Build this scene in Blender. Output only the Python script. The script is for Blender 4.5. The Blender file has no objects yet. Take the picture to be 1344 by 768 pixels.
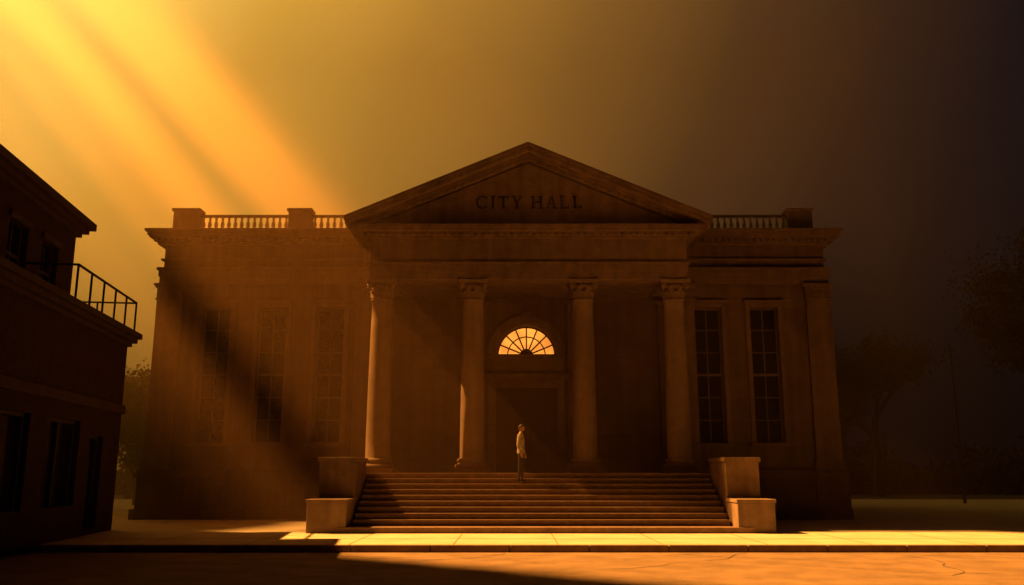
import bpy, bmesh, math, random
from mathutils import Vector, Matrix
random.seed(7)
S=bpy.context.scene
COL=S.collection
# ---------------------------------------------------------------- materials
def newmat(name):
    m=bpy.data.materials.new(name); m.use_nodes=True
    nt=m.node_tree; b=nt.nodes['Principled BSDF']
    return m,nt,b
def stone(name,c,var=0.25,scale=3.0,rough=0.85,bump=0.3,fine=60,blocks=None,bstr=0.6,streak=0):
    m,nt,b=newmat(name); N=nt.nodes; L=nt.links
    tc=N.new('ShaderNodeTexCoord')
    n1=N.new('ShaderNodeTexNoise'); n1.inputs['Scale'].default_value=scale; n1.inputs['Detail'].default_value=8; n1.inputs['Roughness'].default_value=.65
    n2=N.new('ShaderNodeTexNoise'); n2.inputs['Scale'].default_value=fine; n2.inputs['Detail'].default_value=4
    L.new(tc.outputs['Object'],n1.inputs['Vector']); L.new(tc.outputs['Object'],n2.inputs['Vector'])
    r=N.new('ShaderNodeValToRGB')
    r.color_ramp.elements[0].position=.3; r.color_ramp.elements[1].position=.72
    r.color_ramp.elements[0].color=(c[0]*(1-var),c[1]*(1-var),c[2]*(1-var),1)
    r.color_ramp.elements[1].color=(c[0]*(1+var*.6),c[1]*(1+var*.6),c[2]*(1+var*.6),1)
    L.new(n1.outputs['Fac'],r.inputs['Fac'])
    mr=N.new('ShaderNodeMapRange'); mr.inputs['From Min'].default_value=.3; mr.inputs['From Max'].default_value=.7; mr.inputs['To Min'].default_value=.75; mr.inputs['To Max'].default_value=1.1
    L.new(n2.outputs['Fac'],mr.inputs['Value'])
    mx=N.new('ShaderNodeMix'); mx.data_type='RGBA'; mx.blend_type='MULTIPLY'; mx.inputs['Factor'].default_value=1
    L.new(r.outputs['Color'],mx.inputs['A']); L.new(mr.outputs[0],mx.inputs['B'])
    col=mx.outputs['Result']
    if streak:   # rain-washed vertical staining
        mp=N.new('ShaderNodeMapping'); mp.inputs['Scale'].default_value=(2.2,2.2,.18)
        n3=N.new('ShaderNodeTexNoise'); n3.inputs['Scale'].default_value=1.6; n3.inputs['Detail'].default_value=6
        L.new(tc.outputs['Object'],mp.inputs[0]); L.new(mp.outputs[0],n3.inputs['Vector'])
        m4=N.new('ShaderNodeMapRange'); m4.inputs['From Min'].default_value=.35; m4.inputs['From Max'].default_value=.65; m4.inputs['To Min'].default_value=1-streak; m4.inputs['To Max'].default_value=1.05
        L.new(n3.outputs['Fac'],m4.inputs['Value'])
        m5=N.new('ShaderNodeMix'); m5.data_type='RGBA'; m5.blend_type='MULTIPLY'; m5.inputs['Factor'].default_value=1
        L.new(col,m5.inputs['A']); L.new(m4.outputs[0],m5.inputs['B']); col=m5.outputs['Result']
    bp=N.new('ShaderNodeBump'); bp.inputs['Strength'].default_value=bump; bp.inputs['Distance'].default_value=.02
    L.new(n2.outputs['Fac'],bp.inputs['Height'])
    nrm=bp.outputs['Normal']
    if blocks:
        sep=N.new('ShaderNodeSeparateXYZ'); cmb=N.new('ShaderNodeCombineXYZ'); ad=N.new('ShaderNodeMath'); ad.operation='ADD'
        L.new(tc.outputs['Object'],sep.inputs[0]); L.new(sep.outputs[0],ad.inputs[0]); L.new(sep.outputs[1],ad.inputs[1])
        L.new(ad.outputs[0],cmb.inputs[0]); L.new(sep.outputs[2],cmb.inputs[1])
        bt=N.new('ShaderNodeTexBrick'); bt.inputs['Scale'].default_value=1; bt.inputs['Brick Width'].default_value=blocks[0]; bt.inputs['Row Height'].default_value=blocks[1]
        bt.inputs['Mortar Size'].default_value=blocks[2]; bt.inputs['Mortar Smooth'].default_value=.3
        bt.inputs['Color1'].default_value=(1,1,1,1); bt.inputs['Color2'].default_value=(.78,.78,.78,1); bt.inputs['Mortar'].default_value=(.5,.5,.5,1)
        L.new(cmb.outputs[0],bt.inputs['Vector'])
        m2=N.new('ShaderNodeMix'); m2.data_type='RGBA'; m2.blend_type='MULTIPLY'; m2.inputs['Factor'].default_value=bstr
        L.new(col,m2.inputs['A']); L.new(bt.outputs['Color'],m2.inputs['B']); col=m2.outputs['Result']
        b2=N.new('ShaderNodeBump'); b2.invert=True; b2.inputs['Strength'].default_value=.5; b2.inputs['Distance'].default_value=.02
        L.new(bt.outputs['Fac'],b2.inputs['Height']); L.new(nrm,b2.inputs['Normal']); nrm=b2.outputs['Normal']
    L.new(col,b.inputs['Base Color']); L.new(nrm,b.inputs['Normal'])
    b.inputs['Roughness'].default_value=rough
    b.inputs['Specular IOR Level'].default_value=.2
    return m
def plain(name,c,rough=.6,metal=0,spec=.5):
    m,nt,b=newmat(name); N=nt.nodes; L=nt.links
    tc=N.new('ShaderNodeTexCoord'); n=N.new('ShaderNodeTexNoise'); n.inputs['Scale'].default_value=12; n.inputs['Detail'].default_value=5
    r=N.new('ShaderNodeValToRGB'); r.color_ramp.elements[0].position=.3; r.color_ramp.elements[1].position=.7
    r.color_ramp.elements[0].color=(c[0]*.8,c[1]*.8,c[2]*.8,1); r.color_ramp.elements[1].color=(c[0]*1.15,c[1]*1.15,c[2]*1.15,1)
    L.new(tc.outputs['Object'],n.inputs['Vector']); L.new(n.outputs['Fac'],r.inputs['Fac']); L.new(r.outputs['Color'],b.inputs['Base Color'])
    b.inputs['Roughness'].default_value=rough; b.inputs['Metallic'].default_value=metal
    b.inputs['Specular IOR Level'].default_value=spec
    return m
M_wall=stone('limestone_wall',(.22,.15,.105),.32,1.2,.9,.25,50,blocks=(1.1,.42,.012),bstr=.45,streak=.3)
M_trim=stone('limestone_trim',(.245,.17,.118),.3,2.5,.85,.2,60,streak=.25)
M_col=stone('column_stone',(.26,.185,.13),.25,2.5,.85,.2,60,streak=.2)
M_step=stone('granite_step',(.23,.15,.10),.3,4,.8,.3,80)
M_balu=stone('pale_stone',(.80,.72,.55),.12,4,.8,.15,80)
M_walk=stone('pavement_concrete',(.50,.44,.33),.22,.9,.9,.4,45,blocks=None)
M_road=stone('asphalt_worn',(.24,.165,.10),.35,1.3,.9,.9,70)
M_ground=stone('dirt_ground',(.05,.038,.027),.3,.5,.95,.5,8)
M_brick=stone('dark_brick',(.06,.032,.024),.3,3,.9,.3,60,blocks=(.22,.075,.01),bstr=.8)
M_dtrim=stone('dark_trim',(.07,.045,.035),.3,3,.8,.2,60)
M_glass=plain('window_glass',(.015,.013,.012),.12)
M_wood=plain('door_wood',(.06,.03,.018),.5)
M_frame=plain('window_frame_paint',(.15,.10,.07),.6)
M_dframe=plain('dark_window_frame',(.04,.03,.025),.6)
M_metal=plain('black_iron',(.03,.028,.025),.45,.6)
M_letter=plain('bronze_letter',(.008,.006,.005),.6,.2,spec=.2)
M_bark=stone('bark',(.03,.022,.016),.4,6,.95,.8,30)
M_roof=stone('roof_metal',(.12,.11,.10),.2,2,.7,.1,40)
def emis(name,c,s):
    m,nt,b=newmat(name); N=nt.nodes;L=nt.links
    tc=N.new('ShaderNodeTexCoord'); n=N.new('ShaderNodeTexNoise'); n.inputs['Scale'].default_value=1.8; n.inputs['Detail'].default_value=3
    r=N.new('ShaderNodeValToRGB'); r.color_ramp.elements[0].position=.3; r.color_ramp.elements[1].position=.65
    r.color_ramp.elements[0].color=(c[0]*.6,c[1]*.5,c[2]*.4,1); r.color_ramp.elements[1].color=(*c,1)
    L.new(tc.outputs['Object'],n.inputs['Vector']); L.new(n.outputs['Fac'],r.inputs['Fac']); L.new(r.outputs['Color'],b.inputs['Emission Color'])
    b.inputs['Base Color'].default_value=(.3,.2,.1,1); b.inputs['Emission Strength'].default_value=s
    return m
M_glow=emis('lit_glass',(1.0,.34,.05),1.8)
def leafmat(name,c):
    m,nt,b=newmat(name); N=nt.nodes;L=nt.links
    g=N.new('ShaderNodeNewGeometry'); r=N.new('ShaderNodeValToRGB')
    r.color_ramp.elements[0].color=(c[0]*.5,c[1]*.5,c[2]*.5,1); r.color_ramp.elements[1].color=(c[0]*1.5,c[1]*1.4,c[2]*1.2,1)
    L.new(g.outputs['Random Per Island'],r.inputs['Fac']); L.new(r.outputs['Color'],b.inputs['Base Color'])
    b.inputs['Roughness'].default_value=.95; b.inputs['Specular IOR Level'].default_value=.05
    return m
M_leaf=leafmat('foliage',(.04,.03,.014))
# ---------------------------------------------------------------- helpers
def empty(name,loc=(0,0,0),rz=0):
    o=bpy.data.objects.new(name,None); COL.objects.link(o); o.location=loc; o.rotation_euler=(0,0,rz); o.empty_display_size=.5
    return o
def mkobj(name,bm,mats,parent=None,smooth=False,bevel=0):
    me=bpy.data.meshes.new(name)
    bmesh.ops.recalc_face_normals(bm,faces=bm.faces[:])
    bm.to_mesh(me); bm.free()
    for m in (mats if isinstance(mats,(list,tuple)) else [mats]): me.materials.append(m)
    if smooth:
        for p in me.polygons: p.use_smooth=True
    o=bpy.data.objects.new(name,me); COL.objects.link(o)
    if parent: o.parent=parent
    if bevel:
        md=o.modifiers.new('bevel','BEVEL'); md.width=bevel; md.segments=2; md.limit_method='ANGLE'
    return o
def bx(bm,x0,x1,y0,y1,z0,z1,mi=0):
    v=[bm.verts.new((x,y,z)) for z in (z0,z1) for y in (y0,y1) for x in (x0,x1)]
    for f in ((0,1,3,2),(4,5,7,6),(0,1,5,4),(2,3,7,6),(0,2,6,4),(1,3,7,5)):
        fc=bm.faces.new([v[i] for i in f]); fc.material_index=mi
def box(name,x0,x1,y0,y1,z0,z1,mat,parent=None,bevel=0):
    bm=bmesh.new(); bx(bm,x0,x1,y0,y1,z0,z1); return mkobj(name,bm,mat,parent,bevel=bevel)
def prism_xz(bm,pts,y0,y1,mi=0):
    a=[bm.verts.new((p[0],y0,p[1])) for p in pts]; b=[bm.verts.new((p[0],y1,p[1])) for p in pts]
    n=len(pts)
    f=bm.faces.new(a); f.material_index=mi; f=bm.faces.new(b[::-1]); f.material_index=mi
    for i in range(n):
        f=bm.faces.new((a[i],a[(i+1)%n],b[(i+1)%n],b[i])); f.material_index=mi
def lathe(bm,prof,cx,cy,seg=24,mi=0):
    rings=[]
    for r,z in prof:
        rings.append([bm.verts.new((cx+r*math.cos(2*math.pi*i/seg),cy+r*math.sin(2*math.pi*i/seg),z)) for i in range(seg)])
    for a,b in zip(rings,rings[1:]):
        for i in range(seg):
            f=bm.faces.new((a[i],a[(i+1)%seg],b[(i+1)%seg],b[i])); f.material_index=mi; f.smooth=True
    bm.faces.new(rings[0][::-1]); bm.faces.new(rings[-1])
def mould(bm,x0,x1,yf,yb,prof,sideL=True,sideR=True):
    for z0,z1,p in prof:
        bx(bm,x0-(p if sideL else 0),x1+(p if sideR else 0),yf-p,yb,z0,z1)
def wall(bm,x0,x1,z0,z1,y0,y1,ops):
    ops=sorted(ops); cur=x0
    for (a,b,c,d) in ops:
        bx(bm,cur,a,y0,y1,z0,z1)
        bx(bm,a,b,y0,y1,z0,c); bx(bm,a,b,y0,y1,d,z1); cur=b
    bx(bm,cur,x1,y0,y1,z0,z1)
# ================================================================ GROUND
box('ground',-600,600,-120,900,-1.0,-.17,M_ground)
bm=bmesh.new(); bx(bm,-120,120,-60,-8.9,-.6,-.155); road=mkobj('road',bm,M_road)
bm=bmesh.new()
bx(bm,-120,120,-8.72,26,-.5,0.0)
pav=mkobj('pavement',bm,M_walk)
bm=bmesh.new()
x=-60
while x<60:
    bx(bm,x+.008,x+1.792,-8.9,-8.724,-.5,.006); x+=1.8
mkobj('kerb',bm,M_step,bevel=.015)
M_seam=plain('dark_seam',(.06,.05,.04),.95)
bm=bmesh.new()
x=-40.3
while x<40:
    bx(bm,x,x+.018,-8.7,-5.1,.002,.004); x+=2.4
bx(bm,-60,60,-6.95,-6.93,.002,.005)
mkobj('pavement_joints',bm,M_seam)
def crack(bm,x,y,ang,n,z):
    pts=[]
    for i in range(n):
        pts.append((x,y)); ang+=random.uniform(-.35,.35); x+=math.cos(ang)*.25; y+=math.sin(ang)*.25
    for (a,b) in zip(pts,pts[1:]):
        d=Vector((b[0]-a[0],b[1]-a[1])); nn=Vector((-d.y,d.x)).normalized()*random.uniform(.008,.016)
        vs=[bm.verts.new((p[0]+s*nn.x,p[1]+s*nn.y,z)) for p,s in ((a,-1),(a,1),(b,1),(b,-1))]
        bm.faces.new(vs)
bm=bmesh.new()
for i,(cx_,cy_,a,n) in enumerate(((-.7,-9.1,-1.7,22),(3.2,-9.3,-.8,20),(4.5,-11.5,-.1,26),(8,-9.5,-1.2,18),(-4,-11,-.2,20),(1,-12.5,.1,22),(10.5,-11,-.5,18))):
    crack(bm,cx_,cy_,a,n,-.151+i*.0006)
mkobj('road_cracks',bm,M_seam)
# ================================================================ CITY HALL
CH=empty('city_hall')
YW=2.5
XL,XR=-13.6,11.15
wins=[-11.5,-9.42,-7.28]; winsR=[6.68,8.78]
WZ0,WZ1,WW=2.65,7.62,.52
bm=bmesh.new()
wall(bm,XL,-5.6,1.72,9.98,YW,YW+.5,[(w-WW,w+WW,WZ0,WZ1) for w in wins])
wall(bm,5.6,XR,1.72,9.98,YW,YW+.5,[(w-WW,w+WW,WZ0,WZ1) for w in winsR])
bx(bm,XL,XL+.5,YW+.5,21.5,0,9.98); bx(bm,XR-.5,XR,YW+.5,21.5,0,9.98); bx(bm,XL,XR,21.5,22,0,9.98)
bx(bm,-5.9,-5.6,YW+.5,3.75,1.6,9.98); bx(bm,5.6,5.9,YW+.5,3.75,1.6,9.98)
DZ=4.72; AZ=5.98; AR=1.12
wall(bm,-5.6,5.6,1.6,AZ,3.5,3.95,[(-1.15,1.15,1.6,DZ)])
bx(bm,-5.6,-AR,3.5,3.95,AZ,9.98); bx(bm,AR,5.6,3.5,3.95,AZ,9.98)
n=24
for i in range(n):
    a0=math.pi*i/n;a1=math.pi*(i+1)/n
    p=[(-AR*math.cos(a0),AZ+AR*math.sin(a0)),(-AR*math.cos(a1),AZ+AR*math.sin(a1)),(-AR*math.cos(a1),9.98),(-AR*math.cos(a0),9.98)]
    prism_xz(bm,p,3.5,3.95)
bx(bm,XL+.5,XR-.5,4.0,21.5,9.6,9.98)
mkobj('walls',bm,M_wall,CH)
bm=bmesh.new()
for (a,b,vents) in ((XL-.28,-5.9,[-10.4,-8.3]),(5.9,XR+.28,[7.7,9.7])):
    wall(bm,a,b,0.35,1.45,YW-.22,YW+.5,[(v-.55,v+.55,.5,1.15) for v in vents])
    bx(bm,a-.12,b,YW-.36,YW+.5,0,.35)
    bx(bm,a-.1,b,YW-.34,YW+.5,1.45,1.60)
    bx(bm,a-.02,b,YW-.26,YW+.5,1.60,1.72)
bx(bm,XL-.25,XL,YW+.5,22,0,1.6); bx(bm,XR,XR+.25,YW+.5,22,0,1.6)
mkobj('base_course',bm,M_wall,CH,bevel=.012)
bm=bmesh.new()
for v in (-10.4,-8.3,7.7,9.7): bx(bm,v-.55,v+.55,YW-.12,YW-.06,.5,1.15)
mkobj('basement_panels',bm,M_wall,CH)
def window(w,i):
    bm=bmesh.new()
    bx(bm,w-WW,w+WW,YW+.27,YW+.29,WZ0,WZ1,1)
    f=.06
    bx(bm,w-WW,w-WW+f,YW+.17,YW+.268,WZ0,WZ1); bx(bm,w+WW-f,w+WW,YW+.17,YW+.268,WZ0,WZ1)
    bx(bm,w-WW+f,w+WW-f,YW+.17,YW+.268,WZ0,WZ0+f); bx(bm,w-WW+f,w+WW-f,YW+.17,YW+.268,WZ1-f,WZ1)
    h=WZ1-WZ0
    mid=WZ0+h*.5
    bx(bm,w-WW+f,w+WW-f,YW+.18,YW+.268,mid-.045,mid+.045)
    bx(bm,w-.018,w+.018,YW+.215,YW+.269,WZ0+f,WZ1-f)
    for k in (1,2,4,5):
        zz=WZ0+h*k/6; bx(bm,w-WW+f,w+WW-f,YW+.22,YW+.267,zz-.018,zz+.018)
    mkobj('window_%d'%i,bm,[M_frame,M_glass],CH)
    bm=bmesh.new(); a=.17
    bx(bm,w-WW-a,w-WW-.003,YW-.07,YW+.1,WZ0,WZ1+a); bx(bm,w+WW+.003,w+WW+a,YW-.07,YW+.1,WZ0,WZ1+a)
    bx(bm,w-WW-.003,w+WW+.003,YW-.068,YW+.1,WZ1+.003,WZ1+a-.003)
    bx(bm,w-WW-a-.05,w+WW+a+.05,YW-.15,YW+.1,WZ1+a,WZ1+a+.09)
    bx(bm,w-WW-a-.06,w+WW+a+.06,YW-.17,YW+.2,WZ0-.13,WZ0-.003)
    mkobj('window_surround_%d'%i,bm,M_trim,CH,bevel=.01)
for i,w in enumerate(wins+winsR): window(w,i)
bm=bmesh.new()
def pil(bm,x0,x1,y,zb,zt,p=.14):
    bx(bm,x0-.09,x1+.09,y-p-.09,y+.05,zb,zb+.2); bx(bm,x0-.05,x1+.05,y-p-.05,y+.05,zb+.2,zb+.34)
    bx(bm,x0,x1,y-p,y+.05,zb+.34,zt-.62)
    bx(bm,x0-.04,x1+.04,y-p-.04,y+.05,zt-.62,zt-.54)
    bx(bm,x0-.01,x1+.01,y-p-.012,y+.05,zt-.54,zt-.16)
    for k in range(4):
        xx=x0+(x1-x0)*(k+.5)/4; bx(bm,xx-.07,xx+.07,y-p-.06,y+.05,zt-.50,zt-.30)
    bx(bm,x0-.06,x1+.06,y-p-.07,y+.05,zt-.16,zt-.08); bx(bm,x0-.11,x1+.11,y-p-.12,y+.05,zt-.08,zt)
pil(bm,XL-.12,XL+.8,YW,1.72,8.5); pil(bm,-6.35,-5.62,YW,1.72,8.5)
pil(bm,XR-.8,XR+.12,YW,1.72,8.5); pil(bm,5.62,6.2,YW,1.72,8.5)
for xx in (-5.3,-1.88,1.88,5.3): pil(bm,xx-.33 if abs(xx)<5 else (xx-.28),xx+.33 if abs(xx)<5 else xx+.28,3.5,1.6,8.03,.12)
mkobj('pilasters',bm,M_trim,CH,bevel=.01)
prof=[(8.5,8.78,.10),(8.78,9.02,.14),(9.02,9.12,.20),(9.40,9.48,.10),(9.98,10.06,.22),(10.20,10.28,.46),(10.28,10.42,.52),(10.42,10.52,.60)]
bm=bmesh.new()
mould(bm,XL,-5.4,YW,YW+.6,prof,True,False); mould(bm,5.4,XR,YW,YW+.6,prof,False,True)
for (a,b,s) in ((XL,-5.4,-1),(5.4,XR,1)):
    bx(bm,a-(.26 if s<0 else 0),b+(.26 if s>0 else 0),YW-.26,YW+.6,10.06,10.20)
    x=a-.3 if s<0 else a
    while x<b+.2:
        bx(bm,x,x+.13,YW-.40,YW-.24,10.065,10.195); x+=.24
bx(bm,XL-.6,XL,YW+.6,22.3,10.28,10.52); bx(bm,XR,XR+.6,YW+.6,22.3,10.28,10.52)
bx(bm,XL-.2,XL,YW+.6,22.1,8.5,9.1); bx(bm,XR,XR+.2,YW+.6,22.1,8.5,9.1)
bx(bm,XL-.1,XR+.1,YW+.6,22.3,10.20,10.50)
mkobj('wing_cornice',bm,M_trim,CH,bevel=.012)
YB=2.75
bm=bmesh.new(); bp=bmesh.new()
def baluster(bm,cx,cy,z0,z1):
    h=z1-z0
    lathe(bm,[(.06,z0),(.06,z0+.05*h),(.035,z0+.1*h),(.08,z0+.36*h),(.075,z0+.5*h),(.035,z0+.76*h),(.05,z0+.82*h),(.035,z0+.88*h),(.06,z0+.94*h),(.06,z1)],cx,cy,8)
posts=[(-13.42,-12.45),(-9.05,-8.2),(-6.2,-5.6),(5.6,6.2),(9.92,10.86)]
for a,b in posts:
    bx(bp,a,b,YB-.22,YB+.3,10.52,11.36); bx(bp,a-.05,b+.05,YB-.27,YB+.35,11.36,11.47)
for a,b in ((-12.45,-9.05),(-8.2,-6.2),(6.2,9.92)):
    bx(bp,a,b,YB-.12,YB+.14,10.52,10.66)
    bx(bp,a,b,YB-.06,YB+.04,11.16,11.26)
    n=int((b-a)/.235)
    for k in range(n): baluster(bm,a+(k+.5)*(b-a)/n,YB,10.66,11.16)
for xs in (-13.05,10.45):
    bx(bp,xs-.13,xs+.13,YB+.3,21,10.52,10.66); bx(bp,xs-.13,xs+.13,YB+.3,21,11.16,11.26)
    for k in range(80): baluster(bm,xs,YB+.45+k*.23,10.66,11.16)
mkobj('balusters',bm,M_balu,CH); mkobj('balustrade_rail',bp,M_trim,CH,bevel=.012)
bm=bmesh.new()
bx(bm,-6.0,6.0,-1.55,3.95,0,1.46); bx(bm,-6.05,6.05,-1.60,3.9,1.46,1.6)
mkobj('portico_floor',bm,M_step,CH,bevel=.01)
def column(cx,cy,i):
    zb,zt=1.6,8.05
    bm=bmesh.new()
    bx(bm,cx-.58,cx+.58,cy-.58,cy+.58,zb,zb+.16)
    pr=[(.55,zb+.16),(.575,zb+.21),(.55,zb+.27),(.47,zb+.29),(.45,zb+.34),(.49,zb+.37),(.50,zb+.41),(.47,zb+.45),(.415,zb+.48)]
    H0=zb+.5; H1=zt-.70
    for k in range(9):
        t=k/8; pr.append((.405-.07*t**1.6,H0+(H1-H0)*t))
    pr+= [(.375,H1+.01),(.38,H1+.05),(.34,H1+.07),(.345,H1+.2),(.37,H1+.4),(.46,H1+.55)]
    lathe(bm,pr,cx,cy,32)
    for row,(z0,hh,rr,n,off) in enumerate(((H1+.07,.24,.35,8,0),(H1+.10,.40,.36,8,math.pi/8))):
        for k in range(n):
            a=2*math.pi*k/n+off; ca,sa=math.cos(a),math.sin(a)
            prev=None
            for j in range(6):
                t=j/5; r=rr+.02+(.13*t**3); z=z0+hh*math.sin(t*math.pi*.56)
                w=.11*(1-.55*t)
                if j==5: z-=.05; r+=.03
                p0=(cx+r*ca-w*sa,cy+r*sa+w*ca,z);p1=(cx+(r+.03)*ca,cy+(r+.03)*sa,z);p2=(cx+r*ca+w*sa,cy+r*sa-w*ca,z)
                cur=[bm.verts.new(p) for p in (p0,p1,p2)]
                if prev:
                    bm.faces.new((prev[0],prev[1],cur[1],cur[0])); bm.faces.new((prev[1],prev[2],cur[2],cur[1]))
                prev=cur
    for k in range(4):
        a=math.pi/4+k*math.pi/2; ca,sa=math.cos(a),math.sin(a)
        c=Vector((cx+.52*ca,cy+.52*sa,zt-.2))
        m=Matrix.Translation(c)@Matrix.Rotation(a,4,'Z')@Matrix.Rotation(math.pi/2,4,'X')
        bmesh.ops.create_cone(bm,cap_ends=True,segments=12,radius1=.1,radius2=.1,depth=.11,matrix=m)
    vs0=[];vs1=[]
    for k in range(4):
        for t in (-.43,-.2,0,.2,.43):
            d=.50-.07*(1-(abs(t)/.43)**2)
            a=k*math.pi/2
            X=d*math.cos(a)-t*1.1*math.sin(a); Y=d*math.sin(a)+t*1.1*math.cos(a)
            vs0.append(bm.verts.new((cx+X,cy+Y,zt-.12))); vs1.append(bm.verts.new((cx+X*1.04,cy+Y*1.04,zt)))
    n=len(vs0); bm.faces.new(vs0[::-1]); bm.faces.new(vs1)
    for k in range(n): bm.faces.new((vs0[k],vs0[(k+1)%n],vs1[(k+1)%n],vs1[k]))
    o=mkobj('column_%d'%i,bm,M_col,CH)
for i,cx in enumerate((-5.0,-1.88,1.88,5.0)): column(cx,0,i)
EX=5.42; 
bm=bmesh.new()
def ring(bm,p,z0,z1):
    bx(bm,-EX-p,EX+p,-.40-p,.42,z0,z1); bx(bm,-EX-p,-EX+.8,.42,YW-.01,z0,z1); bx(bm,EX-.8,EX+p,.42,YW-.01,z0,z1)
ring(bm,0,8.05,8.30); ring(bm,.03,8.30,8.56); ring(bm,.09,8.56,8.66); ring(bm,.005,8.66,9.46); ring(bm,.10,9.46,9.54)
ring(bm,.16,9.54,9.66); ring(bm,.45,9.66,9.74); ring(bm,.50,9.74,9.88)
x=-5.75
while x<5.7:
    bx(bm,x,x+.13,-.70,-.55,9.545,9.655); x+=.25
mkobj('portico_entablature',bm,M_trim,CH,bevel=.01)
bm=bmesh.new(); bx(bm,-EX+.8,EX-.8,.42,3.5,8.15,8.3)
mkobj('portico_ceiling',bm,M_trim,CH)
PX=6.25; PZ=9.88; AP=12.78; slope=(AP-10.14)/PX
bm=bmesh.new()
prism_xz(bm,[(-PX+.75,PZ),(PX-.75,PZ),(0,PZ+(PX-.75)*slope)],-.42,6.5)
mkobj('tympanum',bm,M_trim,CH)
bm=bmesh.new()
def rake(bm,off0,off1,yf,yb,ext):
    for s in (-1,1):
        def L_(x,off): return AP-off-abs(x)*slope
        xe=ext
        pts=[(0,L_(0,off1)),(0,L_(0,off0)),(s*xe,L_(xe,off0)),(s*xe,L_(xe,off1))]
        prism_xz(bm,pts,yf,yb)
rake(bm,0,.13,-1.0,6.5,PX); rake(bm,.13,.27,-.92,6.5,PX-.03); rake(bm,.27,.36,-.62,6.4,PX-.15); rake(bm,.36,.50,-.52,6.3,PX-.5)
for s in (-1,1):
    x=.2
    while x<PX-1.2:
        z=AP-.36-x*slope
        prism_xz(bm,[(s*x,z-.002),(s*(x+.13),z-.13*slope-.002),(s*(x+.13),z-.13*slope-.12),(s*x,z-.12)],-.60,-.50); x+=.27
mkobj('raking_cornice',bm,M_trim,CH,bevel=.008)
bm=bmesh.new()
for s in (-1,1):
    prism_xz(bm,[(0,AP+.02),(s*(PX-.1),AP+.02-(PX-.1)*slope),(s*(PX-.1),AP-(PX-.1)*slope+.002),(0,AP+.002)],-.9,6.6)
mkobj('portico_roof',bm,M_roof,CH)
# door
bm=bmesh.new()
bx(bm,-1.15,1.15,3.75,3.8,1.6,DZ,0)
for s in (-1,1):
    x0,x1=(0.02,1.0) if s>0 else (-1.0,-.02)
    bx(bm,x0,x1,3.69,3.75,1.62,DZ-.16)
    for z0,z1 in ((1.75,2.45),(2.57,3.55),(3.67,4.45)):
        bx(bm,x0+.14,x1-.14,3.665,3.69,z0,z1); bx(bm,x0+.2,x1-.2,3.65,3.664,z0+.06,z1-.06)
bx(bm,-1.15,-1.0,3.62,3.75,1.6,DZ); bx(bm,1.0,1.15,3.62,3.75,1.6,DZ); bx(bm,-1.0,1.0,3.62,3.75,DZ-.15,DZ)
mkobj('double_door',bm,M_wood,CH,bevel=.008)
bm=bmesh.new()
for s in (-1,1):
    bmesh.ops.create_uvsphere(bm,u_segments=10,v_segments=8,radius=.04,matrix=Matrix.Translation((s*.09,3.62,2.6)))
    bx(bm,s*.09-.025,s*.09+.025,3.672,3.688,2.45,2.75)
mkobj('door_handles',bm,M_metal,CH)
bm=bmesh.new()
bx(bm,-1.42,-1.153,3.38,3.6,1.6,DZ); bx(bm,1.153,1.42,3.38,3.6,1.6,DZ); bx(bm,-1.42,1.42,3.38,3.6,DZ,DZ+.3)
bx(bm,-1.55,1.55,3.26,3.6,DZ+.3,DZ+.42); bx(bm,-1.65,1.65,3.18,3.6,DZ+.42,DZ+.52)
bx(bm,-1.4,1.4,3.44,3.6,DZ+.52,AZ-.12); bx(bm,-1.45,1.45,3.36,3.6,AZ-.12,AZ-.003)
for (r0,r1,y0) in ((AR+.0,AR+.16,3.40),(AR+.16,AR+.30,3.36),(AR+.30,AR+.36,3.30)):
    n=32
    for i in range(n):
        a0=math.pi*i/n;a1=math.pi*(i+1)/n
        prism_xz(bm,[(r0*math.cos(a0),AZ+r0*math.sin(a0)),(r1*math.cos(a0),AZ+r1*math.sin(a0)),(r1*math.cos(a1),AZ+r1*math.sin(a1)),(r0*math.cos(a1),AZ+r0*math.sin(a1))],y0,3.52)
prism_xz(bm,[(-.12,AZ+AR+.01),(.12,AZ+AR+.01),(.18,AZ+AR+.46),(-.18,AZ+AR+.46)],3.22,3.5)
mkobj('door_surround',bm,M_trim,CH)
bm=bmesh.new()
pts=[(AR*math.cos(math.pi*i/32),AZ+AR*math.sin(math.pi*i/32)) for i in range(33)]
prism_xz(bm,pts,3.78,3.8)
mkobj('fanlight_glass',bm,M_glow,CH)
bm=bmesh.new()
def ringseg(bm,r0,r1,y0,y1,n=32):
    for i in range(n):
        a0=math.pi*i/n;a1=math.pi*(i+1)/n
        prism_xz(bm,[(r0*math.cos(a0),AZ+r0*math.sin(a0)),(r1*math.cos(a0),AZ+r1*math.sin(a0)),(r1*math.cos(a1),AZ+r1*math.sin(a1)),(r0*math.cos(a1),AZ+r0*math.sin(a1))],y0,y1)
ringseg(bm,AR-.06,AR,3.70,3.775); ringseg(bm,.70,.74,3.715,3.772); ringseg(bm,.0,.26,3.71,3.773)
for k in range(1,8):
    a=math.pi*k/8; c,s=math.cos(a),math.sin(a); w=.026
    prism_xz(bm,[(.22*c-w*s,AZ+.22*s+w*c),(.22*c+w*s,AZ+.22*s-w*c),((AR-.05)*c+w*s,AZ+(AR-.05)*s-w*c),((AR-.05)*c-w*s,AZ+(AR-.05)*s+w*c)],3.72,3.774)
bx(bm,-AR,AR,3.705,3.776,AZ,AZ+.06)
mkobj('fanlight_bars',bm,M_metal,CH)
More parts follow.
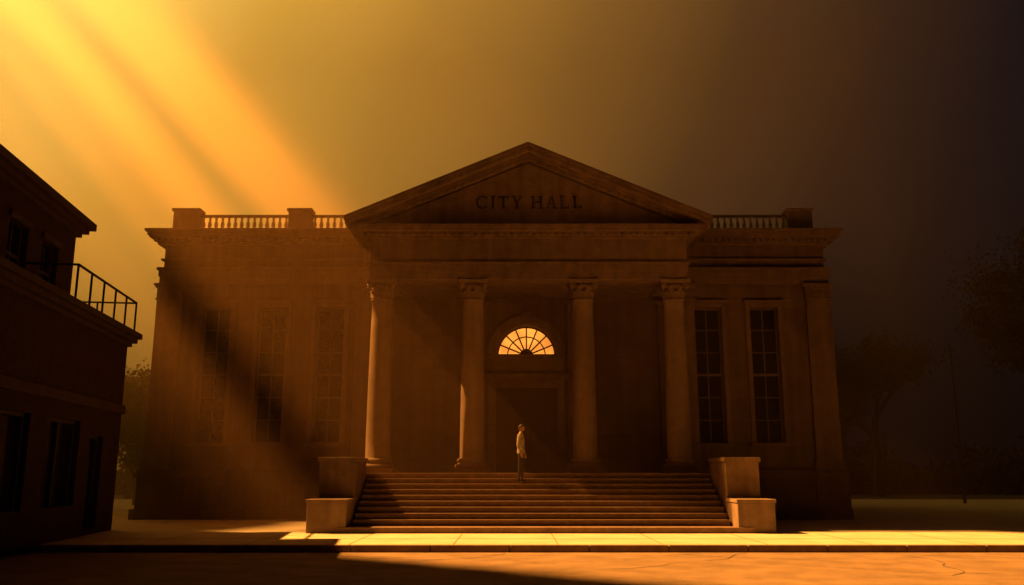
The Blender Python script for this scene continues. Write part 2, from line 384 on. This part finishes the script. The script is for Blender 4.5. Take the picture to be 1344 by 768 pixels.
def letters():
    bm=bmesh.new(); H=.43; T=.08; t=.034; yf=-.42
    cnt=[0]
    def P(pts,ox):
        cnt[0]+=1; prism_xz(bm,[(ox+p[0],p[1]) for p in pts],yf-.03-.0006*cnt[0],yf-.001)
    def ser(x0,x1,z,ox,up):
        P([(x0,z),(x1,z),(x1-.02,z+.026*up),(x0+.02,z+.026*up)],ox)
    def stem(x,ox,w=T):
        P([(x,0),(x+w,0),(x+w,H),(x,H)],ox); ser(x-.045,x+w+.045,0,ox,1); ser(x-.045,x+w+.045,H,ox,-1)
    def C(ox):
        n=22; cx,cz=.21,H/2
        for i in range(n):
            a0=math.radians(42+276*i/n); a1=math.radians(42+276*(i+1)/n)
            def th(a): return t+(T-t)*max(0,-math.cos(a))**1.2
            p=[]
            for a,w in ((a0,0),(a1,0),(a1,1),(a0,1)):
                r1=.225; rr=r1-(th(a) if w else 0)
                p.append((cx+rr*math.cos(a)*.98,cz+rr*math.sin(a)*1.0))
            P(p,ox)
        P([(cx+.14,cz+.2),(cx+.17,cz+.2),(cx+.17,cz+.08),(cx+.15,cz+.08)],ox)
        P([(cx+.14,cz-.2),(cx+.17,cz-.18),(cx+.17,cz-.08),(cx+.15,cz-.08)],ox)
        return .40
    def I(ox): stem(.04,ox); return .155
    def Tt(ox):
        P([(.145,0),(.145+T,0),(.145+T,H),(.145,H)],ox); ser(.10,.27,0,ox,1)
        P([(0,H-.034),(.37,H-.034),(.37,H),(0,H)],ox)
        P([(0,H-.11),(.022,H-.11),(.05,H-.02),(0,H-.02)],ox); P([(.37,H-.11),(.348,H-.11),(.32,H-.02),(.37,H-.02)],ox)
        return .37
    def Y(ox):
        P([(.16,0),(.16+T,0),(.16+T,.2),(.16,.2)],ox); ser(.115,.285,0,ox,1)
        P([(.16,.18),(.24,.18),(.115,H),(.03,H)],ox); P([(.20,.18),(.24,.19),(.37,H),(.335,H)],ox)
        ser(-.01,.155,H,ox,-1); ser(.29,.41,H,ox,-1); return .40
    def Hh(ox):
        stem(.04,ox); stem(.32,ox); P([(.10,H/2-.017),(.33,H/2-.017),(.33,H/2+.017),(.10,H/2+.017)],ox); return .43
    def A(ox):
        P([(.04,0),(.072,0),(.225,H),(.193,H)],ox); P([(.29,0),(.372,0),(.237,H+.005),(.18,H+.005)],ox)
        P([(.10,.12),(.32,.12),(.31,.152),(.11,.152)],ox); ser(-.005,.115,0,ox,1); ser(.25,.42,0,ox,1); return .42
    def Ll(ox):
        stem(.04,ox); P([(.1,0),(.32,0),(.32,.034),(.1,.034)],ox); P([(.32,0),(.32,.115),(.30,.115),(.272,.02)],ox); return .33
    x=0
    for f,g in ((C,.11),(I,.12),(Tt,.09),(Y,.30),(Hh,.10),(A,.09),(Ll,.12),(Ll,0)):
        x+=f(x)+g
    sc=3.65/x
    for v in bm.verts: v.co.x=(v.co.x-x/2)*sc+.04; v.co.z+=10.55
    return mkobj('city_hall_lettering',bm,M_letter,CH)
letters()
# ================================================================ STAIRS + PEDESTALS
ST=empty('stone_staircase')
NS=10; rise=.16; tread=.33
for i in range(NS-1):
    z1=rise*(i+1); yf=-1.6-(NS-1-i)*tread
    a,b=(-5.35,6.0) if i==0 else (-5.0,5.54)
    yb=-1.6 if i else -4.55
    if i==0: yf=-4.98
    bm=bmesh.new()
    bx(bm,a,b,yf+.025,yb,z1-rise,z1-.045); bx(bm,a-.0,b+.0,yf,yb,z1-.045,z1)
    mkobj('step_%d'%(i+1),bm,M_step,ST,bevel=.008)
box('infill',-4.99,5.53,-4.3,-1.62,0.001,.158,M_step,ST)
def pedestal(x0,x1):
    e=empty('stone_pedestal')
    bm=bmesh.new()
    bx(bm,x0,x1,-4.95,-3.72,0,.80); bx(bm,x0-.03,x1+.03,-4.99,-3.70,.80,.90)
    mkobj('low_block',bm,M_trim,e,bevel=.015)
    bm=bmesh.new()
    bx(bm,x0+.0,x1-.0,-3.695,-1.62,0,.25); bx(bm,x0+.03,x1-.03,-3.66,-1.62,.25,1.92); bx(bm,x0-.02,x1+.02,-3.72,-1.60,1.92,2.05)
    mkobj('high_block',bm,M_trim,e,bevel=.015)
pedestal(-6.14,-5.06); pedestal(5.6,6.62)
# ================================================================ NEIGHBOUR BUILDING
NB=empty('brick_commercial_building',(-12.05,-3.5,0),math.radians(7.8))
bm=bmesh.new()
def wall_x(bm,y0,y1,z0,z1,x0,x1,ops):
    ops=sorted(ops); cur=y0
    for (a,b,c,d) in ops:
        bx(bm,x0,x1,cur,a,z0,z1); bx(bm,x0,x1,a,b,z0,c); bx(bm,x0,x1,a,b,d,z1); cur=b
    bx(bm,x0,x1,cur,y1,z0,z1)
wall_x(bm,-10.5,0,0,5.3,-.4,0,[(-2.6,-1.5,.15,2.6),(-5.6,-3.4,.8,2.9),(-9,-6.6,.8,2.9)])
bx(bm,-14,-.4,-.4,0,0,5.3); bx(bm,-14,-.4,-10.5,-.4,4.9,5.3)
wall_x(bm,-10.5,-1.9,5.3,8.15,-1.5,-1.1,[(w-.55,w+.55,5.95,7.5) for w in (-3.6,-5.6,-7.6,-9.6)])
bx(bm,-14,-1.5,-2.3,-1.9,5.3,8.15); bx(bm,-14,-1.5,-10.5,-2.3,7.9,8.15)
bx(bm,-14,-.2,-44,-10.5,0,17.0)  # unseen tall block, added to throw shade over the road and foreground
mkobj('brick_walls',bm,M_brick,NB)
bm=bmesh.new()
for z0,z1,p in ((5.3,5.42,.1),(5.42,5.56,.22),(5.56,5.72,.32)):
    bx(bm,-14,p,-10.45,p,z0,z1)
for z0,z1,p in ((8.15,8.28,.12),(8.28,8.42,.26),(8.42,8.62,.4)):
    bx(bm,-14,-1.1+p,-10.45,-1.9+p,z0,z1)
bx(bm,-.001,.08,-10.45,.08,3.3,3.55)
for w in (-3.6,-5.6,-7.6,-9.6):
    bx(bm,-1.098,-1.02,w-.65,w+.65,5.83,5.945); bx(bm,-1.098,-1.03,w-.65,w+.65,7.505,7.66)
bx(bm,-14,.2,-44.2,-10.3,16.6,17.3)
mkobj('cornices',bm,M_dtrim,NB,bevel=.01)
bm=bmesh.new()
for (a,b,c,d) in ((-2.6,-1.5,.15,2.6),(-5.6,-3.4,.8,2.9),(-9,-6.6,.8,2.9)):
    bx(bm,-.26,-.23,a,b,c,d,1); bx(bm,-.23,-.14,a,a+.07,c,d); bx(bm,-.23,-.14,b-.07,b,c,d); bx(bm,-.23,-.14,a+.07,b-.07,d-.08,d); bx(bm,-.22,-.15,(a+b)/2-.03,(a+b)/2+.03,c,d-.08)
for w in (-3.6,-5.6,-7.6,-9.6):
    bx(bm,-1.36,-1.33,w-.55,w+.55,5.95,7.5,1)
    bx(bm,-1.33,-1.25,w-.55,w-.48,5.95,7.5); bx(bm,-1.33,-1.25,w+.48,w+.55,5.95,7.5); bx(bm,-1.33,-1.25,w-.48,w+.48,6.70,6.77); bx(bm,-1.32,-1.26,w-.02,w+.02,5.95,7.5)
mkobj('windows',bm,[M_dframe,M_glass],NB)
bm=bmesh.new()
def rod(bm,a,b,r,seg=8):
    a=Vector(a);b=Vector(b);d=b-a
    m=Matrix.Translation((a+b)/2)@d.to_track_quat('Z','Y').to_matrix().to_4x4()
    bmesh.ops.create_cone(bm,cap_ends=True,segments=seg,radius1=r,radius2=r,depth=d.length,matrix=m)
y=.1
while y>-5.2:
    rod(bm,(.12,y,5.72),(.12,y,6.65),.03); y-=1.02
rod(bm,(.12,.1,6.65),(.12,y+1.02,6.65),.034)
rod(bm,(.12,y+1.02,6.65),(-1.1,y+1.02,6.65),.03)
rod(bm,(.12,.1,6.65),(-3,.1,6.65),.03)
for x in (-1,-2,-3): rod(bm,(x,.1,5.72),(x,.1,6.65),.028)
mkobj('terrace_railing',bm,M_metal,NB)
# ================================================================ UTILITY POLE
UP=empty('utility_pole',(23.6,18.5,0))
bm=bmesh.new(); lathe(bm,[(.09,-.2),(.08,3),(.06,8.6)],0,0,10); mkobj('pole',bm,M_bark,UP)
bm=bmesh.new(); bx(bm,-.3,.3,-.03,.03,8.2,8.26)
for x in (-.25,.25): lathe(bm,[(.03,8.26),(.04,8.32),(.025,8.38),(.04,8.43)],x,0,8)
mkobj('crossarm',bm,M_bark,UP)
# ================================================================ TREES
def tree(name,loc,h,seed,nl=7000,spread=.42,leaf=.16):
    rnd=random.Random(seed); root=empty(name,loc)
    bm=bmesh.new(); tips=[]
    def branch(p,d,L,r,depth):
        segs=4; pts=[p]; dd=d.copy()
        for i in range(segs):
            dd=(dd+Vector((rnd.uniform(-.18,.18),rnd.uniform(-.18,.18),rnd.uniform(-.02,.12)))).normalized()
            pts.append(pts[-1]+dd*L/segs)
        rings=[]
        for i,q in enumerate(pts):
            rr=r*(1-.55*i/segs); t=dd.to_track_quat('Z','Y')
            rings.append([bm.verts.new(q+t@Vector((rr*math.cos(a),rr*math.sin(a),0))) for a in [k*math.pi/3 for k in range(6)]])
        for A_,B_ in zip(rings,rings[1:]):
            for k in range(6): bm.faces.new((A_[k],A_[(k+1)%6],B_[(k+1)%6],B_[k]))
        if depth==0: tips.append((pts[-1],L)); tips.append((pts[2],L)); return
        n=rnd.choice((3,4)) if depth>1 else 4
        for k in range(n):
            i=rnd.choice((2,3,4)) if depth<3 else rnd.choice((2,3,4,4))
            a=rnd.uniform(0,6.28); nd=(dd*rnd.uniform(.5,.9)+Vector((math.cos(a),math.sin(a),rnd.uniform(.0,.5)))*.75).normalized()
            branch(pts[i],nd,L*rnd.uniform(.55,.75),r*.5,depth-1)
    branch(Vector((0,0,-.2)),Vector((0,0,1)),h*.42,h*.028,3)
    mkobj('trunk_and_limbs',bm,M_bark,root)
    V=[];F=[]
    per=max(1,nl//len(tips))
    for c,L in tips:
        cl=rnd.uniform(.5,1.2)*h*.075
        for k in range(int(per*rnd.uniform(.3,1.6))):
            v=Vector((rnd.gauss(0,1),rnd.gauss(0,1),rnd.gauss(0,.8)))*cl*.62
            p=c+v; s=leaf*rnd.uniform(.6,1.4)
            q=Vector((rnd.uniform(-1,1),rnd.uniform(-1,1),rnd.uniform(-1,1))).normalized(); u=q.orthogonal().normalized(); w=q.cross(u)
            i0=len(V)
            V+= [p-u*s*.5,p+w*s*.3,p+u*s*.6,p-w*s*.3]; F.append((i0,i0+1,i0+2,i0+3))
    me=bpy.data.meshes.new('leaves'); me.from_pydata([tuple(v) for v in V],[],F); me.materials.append(M_leaf)
    o=bpy.data.objects.new('leaves',me); COL.objects.link(o); o.parent=root
tree('broadleaf_tree',(-19.5,16,0),8.5,1,9000)
tree('broadleaf_tree',(-17.2,11,0),6.0,11,8000,leaf=.13)
tree('broadleaf_tree',(22,34,0),8,2,12000)
tree('broadleaf_tree',(32,18,0),16,3,18000,leaf=.2)
tree('broadleaf_tree',(38,26,0),20,4,18000,leaf=.26)
tree('broadleaf_tree',(27,38,0),14,5,16000,leaf=.24)
tree('broadleaf_tree',(-26,30,0),9,6,7000,leaf=.22)
rnd=random.Random(3); V=[];F=[]
for k in range(52000):
    x=rnd.uniform(-70,90); y=48+rnd.uniform(-3,3)
    hh=3.2+1.3*math.sin(x*.31)+1.0*math.sin(x*.83+1)+.6*math.sin(x*2.1)
    low=k%2==0
    p=Vector((x,y,rnd.uniform(0,1.6) if low else rnd.uniform(0,max(.6,hh)))); s=(.75 if low else .45)*rnd.uniform(.6,1.4)
    q=Vector((rnd.uniform(-1,1),rnd.uniform(-1,1),rnd.uniform(-1,1))).normalized(); u=q.orthogonal().normalized(); w=q.cross(u); i0=len(V)
    V+=[p-u*s*.5,p+w*s*.35,p+u*s*.6,p-w*s*.35]; F.append((i0,i0+1,i0+2,i0+3))
me=bpy.data.meshes.new('distant_trees'); me.from_pydata([tuple(v) for v in V],[],F); me.materials.append(M_leaf)
o=bpy.data.objects.new('distant_trees',me); COL.objects.link(o)
# ================================================================ MAN
M_skin=plain('skin',(.32,.18,.12),.55); M_shirt=plain('light_shirt',(.36,.32,.26),.9,spec=.2); M_pants=plain('dark_trousers',(.03,.025,.025),.9,spec=.2)
M_shoe=plain('shoe_leather',(.02,.015,.012),.5); M_hair=plain('dark_hair',(.02,.012,.008),.7)
def skinmesh(name,verts,edges,rad,mats,parent,sub=2):
    me=bpy.data.meshes.new(name+'_src'); me.from_pydata(verts,edges,[])
    o=bpy.data.objects.new(name+'_src',me); COL.objects.link(o)
    o.modifiers.new('skin','SKIN').use_smooth_shade=True
    md=o.modifiers.new('sub','SUBSURF'); md.levels=sub; md.render_levels=sub
    for i,r in enumerate(rad):
        sv=me.skin_vertices[0].data[i]; sv.radius=r if isinstance(r,tuple) else (r,r); sv.use_root=(i==0)
    dg=bpy.context.evaluated_depsgraph_get(); dg.update()
    m2=bpy.data.meshes.new_from_object(o.evaluated_get(dg)); m2.name=name
    bpy.data.objects.remove(o)
    m2.materials.clear()
    for m in mats: m2.materials.append(m)
    for p in m2.polygons: p.use_smooth=True
    ob=bpy.data.objects.new(name,m2); COL.objects.link(ob); ob.parent=parent
    return ob
MAN=empty('man',(-.27,-2.12,1.28),math.radians(-12))
V=[(0,0,.95),(-.01,0,1.12),(-.01,0,1.32),(-.015,0,1.45),(.0,0,1.53),(.01,0,1.60),
   (0,.09,.90),(.03,.10,.50),(-.02,.11,.10),(.05,.12,.05),(.15,.135,.04),
   (0,-.09,.90),(-.01,-.10,.50),(-.07,-.11,.10),(.0,-.115,.05),(.10,-.13,.04),
   (-.015,.17,1.42),(-.05,.225,1.15),(.06,.22,.93),
   (-.015,-.17,1.42),(-.06,-.225,1.15),(.04,-.235,.93)]
E=[(0,1),(1,2),(2,3),(3,4),(4,5),(0,6),(6,7),(7,8),(8,9),(9,10),(0,11),(11,12),(12,13),(13,14),(14,15),(3,16),(16,17),(17,18),(3,19),(19,20),(20,21)]
R=[.125,.12,.135,.10,.06,.052,.095,.062,.042,.045,.035,.095,.062,.042,.045,.035,.062,.048,.036,.062,.048,.036]
body=skinmesh('clothed_body',V,E,R,[M_shirt,M_pants,M_shoe,M_skin],MAN)
for p in body.data.polygons:
    c=p.center
    if c.z<.085: p.material_index=2
    elif c.z<.97 and not (abs(c.y)>.175 and c.z>.86): p.material_index=1
    elif c.z>1.515: p.material_index=3
    else: p.material_index=0
for s,wr in ((1,(.065,.22,.925)),(-1,(.045,-.235,.925))):
    w=Vector(wr); dn=Vector((.25,0,-.97)).normalized(); fx=Vector((.97,0,.25))
    hv=[w,w+dn*.05]; he=[(0,1)]; hr=[.024,.026]
    for k,(off,ln) in enumerate(((.030,.068),(.011,.078),(-.009,.072),(-.028,.056))):
        b0=w+dn*.09+fx*off; i0=len(hv)
        hv+=[b0,b0+dn*ln*.5+Vector((0,-s*.006,0)),b0+dn*ln+Vector((-.004,-s*.022,0))]
        he+=[(1,i0),(i0,i0+1),(i0+1,i0+2)]; hr+=[.012,.0088,.0075]
    i0=len(hv); b0=w+dn*.035+fx*.032
    hv+=[b0,b0+dn*.03+fx*.018+Vector((0,-s*.008,0)),b0+dn*.058+fx*.02+Vector((0,-s*.014,0))]
    he+=[(0,i0),(i0,i0+1),(i0+1,i0+2)]; hr+=[.012,.0095,.0085]
    skinmesh('hand',[tuple(v) for v in hv],he,hr,[M_skin],MAN,1)
bm=bmesh.new()
lathe(bm,[(.148,.90),(.152,.93),(.148,1.0),(.135,1.06)],0,0,20)
for v in bm.verts: v.co.x*=.83; v.co.y*=1.12
mkobj('shirt_hem',bm,M_shirt,MAN,True)
bm=bmesh.new(); lathe(bm,[(.075,1.49),(.07,1.53),(.066,1.545)],-.003,0,16); mkobj('collar',bm,M_shirt,MAN,True)
HD=empty('head',(.02,0,1.675)); HD.parent=MAN; HD.rotation_euler=(0,math.radians(9),0)
bm=bmesh.new(); bmesh.ops.create_uvsphere(bm,u_segments=24,v_segments=18,radius=1)
for v in bm.verts:
    x,y,z=v.co
    w=1-.28*max(0,-z)**1.5
    nx=x*.094*(1-.12*max(0,-z)); ny=y*.074*w; nz=z*.115
    if x>0:
        if abs(y)<.22 and -.35<z<.12: nx+=.02*(1-abs(y)/.22)*(1-abs(z+.15)/.3 if abs(z+.15)<.3 else 0)
        if .02<z<.3 and .2<abs(y)<.6: nx-=.006
        if -.85<z<-.6: nx+=.008
    else: nx*=1.08
    v.co=(nx,ny,nz)
mkobj('face',bm,M_skin,HD,True)
bm=bmesh.new(); bmesh.ops.create_uvsphere(bm,u_segments=20,v_segments=14,radius=1)
rr=random.Random(5)
for v in bm.verts:
    x,y,z=v.co
    k=1+rr.uniform(-.02,.03)
    v.co=((x*.098-.012)*k,y*.081*k,(z*.10+.026)*k)
geom=[v for v in bm.verts if (v.co.x>.03 and v.co.z<.055) or (v.co.z<-.05) or (v.co.x>-.01 and v.co.z<-.005)]
bmesh.ops.delete(bm,geom=geom,context='VERTS')
mkobj('hair',bm,M_hair,HD,True)
bm=bmesh.new()
for s in (-1,1):
    bmesh.ops.create_uvsphere(bm,u_segments=10,v_segments=8,radius=1,matrix=Matrix.Translation((-.005,s*.077,-.005))@Matrix.Diagonal((.018,.008,.03,1)))
mkobj('ears',bm,M_skin,HD,True)
bm=bmesh.new()
for s in (-1,1):
    bmesh.ops.create_uvsphere(bm,u_segments=8,v_segments=6,radius=.011,matrix=Matrix.Translation((.078,s*.03,.012)))
    bx(bm,.083,.092,s*.03-.016,s*.03+.016,.030,.036)
mkobj('eyes_and_brows',bm,M_hair,HD)
bm=bmesh.new(); bx(bm,.082,.092,-.024,.024,-.062,-.054); mkobj('mouth',bm,plain('lips',(.2,.08,.06),.6),HD)
# ================================================================ SUN BLOCKERS (unseen lumps added high up to cut shafts and shade the ground)
sd=Vector((-.66,.155,.735)).normalized()
M_blocker=plain('blocker_body',(.6,.55,.5),1.0,spec=0)
kx=-sd.x/sd.z; ky=sd.y/sd.z
def lump(bm,rnd,cx,cy,rad,fill,z=120):
    m=Matrix.Translation((cx-kx*z+rnd.uniform(-.1,.1)*rad,cy+ky*z+rnd.uniform(-.08,.08)*rad,z+rnd.uniform(-.3,.3)*rad))@Matrix.Diagonal((rad*rnd.uniform(.9,1.15)*fill,rad*1.15*fill,min(3,rad*.6),1))
    bmesh.ops.create_icosphere(bm,subdivisions=2,radius=1,matrix=m)
def sun_blocker(u0,u1,ya,yb,z=120,rad=None,seed=0,fill=1.0):
    """grid of unseen lumps added to block the sun; u0..u1 / ya..yb = the patch of ground its shadow covers"""
    rnd=random.Random(seed); bm=bmesh.new()
    wid=u1-u0; rad=rad or wid*.5
    nx=max(1,int(wid/rad)); ny=int((yb-ya)/rad)+1
    for i in range(nx):
        for j in range(ny):
            cx=(u0+wid/2) if nx==1 else u0+rad+(wid-2*rad)*i/(nx-1)
            cy=ya+rad+(yb-ya-2*rad)*j/max(1,ny-1)
            lump(bm,rnd,cx,cy,rad,fill,z)
    return mkobj('sun_blocker',bm,M_blocker,None,True)
def blocker_edge(p0,p1,depth,seed):
    """unseen blocking lumps with a straight oblique front, added to cut a ground shadow"""
    rnd=random.Random(seed); bm=bmesh.new()
    d=Vector((p1[0]-p0[0],p1[1]-p0[1])); Ln=d.length; d.normalize(); nn=Vector((d.y,-d.x))
    if nn.x>0: nn=-nn
    k=1.0; r=1.0
    while k<depth:
        s=0
        while s<Ln:
            c=Vector(p0)+d*s+nn*k; lump(bm,rnd,c.x,c.y,r,1.1); s+=r*.9
        k+=r*1.1; r=min(5,r*1.5)
    return mkobj('sun_blocker',bm,M_blocker,None,True)
sun_blocker(-50,-8.6,-8,60,rad=4,seed=1,fill=1.1)
sun_blocker(-5.9,-4.4,-4.9,70,seed=2,fill=1.1)
sun_blocker(-1.6,-.3,-.4,70,seed=3,fill=1.05)
sun_blocker(4.2,14.2,-3.4,75,rad=2.5,seed=4,fill=1.15)
sun_blocker(12,110,-4.4,80,rad=6,seed=5,fill=1.3)
sun_blocker(0,120,-80,-19,rad=6,seed=6,fill=1.3)
blocker_edge((-12.8,-2.9),(10,-21.2),32,9)
# ================================================================ HAZE (bank of dusty air, its front leaning with the sunbeams)
bm=bmesh.new()
pr=[(-4.4,.02),(15,.02),(15+ky*26,26),(-4.4+ky*26,26)]
a=[bm.verts.new((-60,p[0],p[1])) for p in pr]; b=[bm.verts.new((20,p[0],p[1])) for p in pr]
bm.faces.new(a); bm.faces.new(b[::-1])
for i in range(4): bm.faces.new((a[i],a[(i+1)%4],b[(i+1)%4],b[i]))
hz=mkobj('haze',bm,[])
m=bpy.data.materials.new('sunlit_haze'); m.use_nodes=True; nt=m.node_tree; nt.nodes.clear()
out=nt.nodes.new('ShaderNodeOutputMaterial'); vs=nt.nodes.new('ShaderNodeVolumeScatter'); va=nt.nodes.new('ShaderNodeVolumeAbsorption'); vad=nt.nodes.new('ShaderNodeAddShader')
hc=(1,.58,.22,1); dn_=.024
vs.inputs['Color'].default_value=hc; vs.inputs['Density'].default_value=dn_; vs.inputs['Anisotropy'].default_value=.5
va.inputs['Color'].default_value=hc; va.inputs['Density'].default_value=dn_
nt.links.new(vs.outputs[0],vad.inputs[0]); nt.links.new(va.outputs[0],vad.inputs[1])
nt.links.new(vad.outputs[0],out.inputs['Volume']); hz.data.materials.append(m)
# ================================================================ WORLD
W=bpy.data.worlds.new('World'); S.world=W; W.use_nodes=True; nt=W.node_tree; N=nt.nodes; L=nt.links
bg=N['Background']; 
sky=N.new('ShaderNodeTexSky'); sky.sky_type='NISHITA'; sky.sun_disc=False
sky.sun_elevation=math.asin(sd.z); sky.sun_rotation=math.atan2(sd.x,sd.y)
bg.inputs['Strength'].default_value=.00003
L.new(sky.outputs[0],bg.inputs['Color'])
tc=N.new('ShaderNodeTexCoord'); nm=N.new('ShaderNodeVectorMath'); nm.operation='NORMALIZE'; dt=N.new('ShaderNodeVectorMath'); dt.operation='DOT_PRODUCT'
dt.inputs[1].default_value=(-.57,.638,.519)
L.new(tc.outputs['Generated'],nm.inputs[0]); L.new(nm.outputs[0],dt.inputs[0])
ns=N.new('ShaderNodeTexNoise'); ns.inputs['Scale'].default_value=2.5; ns.inputs['Detail'].default_value=4
L.new(nm.outputs[0],ns.inputs['Vector'])
ma=N.new('ShaderNodeMath'); ma.operation='MULTIPLY_ADD'; ma.inputs[1].default_value=.05; 
L.new(ns.outputs['Fac'],ma.inputs[0]); L.new(dt.outputs['Value'],ma.inputs[2])
mr=N.new('ShaderNodeMapRange'); mr.inputs['From Min'].default_value=-1+.025; mr.inputs['From Max'].default_value=1.025
L.new(ma.outputs[0],mr.inputs['Value'])
cr=N.new('ShaderNodeValToRGB'); E_=cr.color_ramp.elements
def f(d): return (d+1)/2
stops=[(-1,(.008,.0035,.0018)),(0.1,(.0065,.0038,.0028)),(.43,(.0085,.0062,.0070)),(.53,(.023,.0128,.0098)),(.65,(.090,.041,.0145)),(.76,(.28,.125,.023)),(.86,(.56,.265,.037)),(.935,(.92,.475,.062)),(.985,(1.45,.90,.16)),(1.0,(1.7,1.15,.25))]
E_[0].position=f(stops[0][0]); E_[0].color=(*stops[0][1],1); E_[1].position=1; E_[1].color=(*stops[-1][1],1)
for d,c in stops[1:-1]:
    e=E_.new(f(d)); e.color=(*c,1)
L.new(mr.outputs[0],cr.inputs['Fac'])
sp=N.new('ShaderNodeSeparateXYZ'); L.new(nm.outputs[0],sp.inputs[0])
m3=N.new('ShaderNodeMapRange'); m3.interpolation_type='SMOOTHSTEP'; m3.inputs['From Min'].default_value=-.05; m3.inputs['From Max'].default_value=.38; m3.inputs['To Min'].default_value=.28; m3.inputs['To Max'].default_value=1
L.new(sp.outputs[2],m3.inputs['Value'])
bg2=N.new('ShaderNodeBackground'); L.new(m3.outputs[0],bg2.inputs['Strength']); L.new(cr.outputs['Color'],bg2.inputs['Color'])
ad=N.new('ShaderNodeAddShader'); L.new(bg.outputs[0],ad.inputs[0]); L.new(bg2.outputs[0],ad.inputs[1]); L.new(ad.outputs[0],N['World Output'].inputs['Surface'])
# ================================================================ SUN
sl=bpy.data.lights.new('sun','SUN'); sl.energy=21; sl.angle=math.radians(.5); sl.color=(1,.40,.07)
so=bpy.data.objects.new('sun',sl); COL.objects.link(so); so.rotation_euler=sd.to_track_quat('Z','Y').to_euler(); so.location=(-40,10,60)
# ================================================================ CAMERA
cd=bpy.data.cameras.new('camera'); co=bpy.data.objects.new('camera',cd); COL.objects.link(co); S.camera=co
cd.sensor_width=36; cd.lens=36*1150/1344; cd.clip_end=2000; cd.clip_start=.1
co.location=(-.55,-29.5,1.62); co.rotation_euler=(math.radians(90+11.6),0,0)
S.view_settings.view_transform='Standard'; S.view_settings.look='None'; S.view_settings.exposure=0
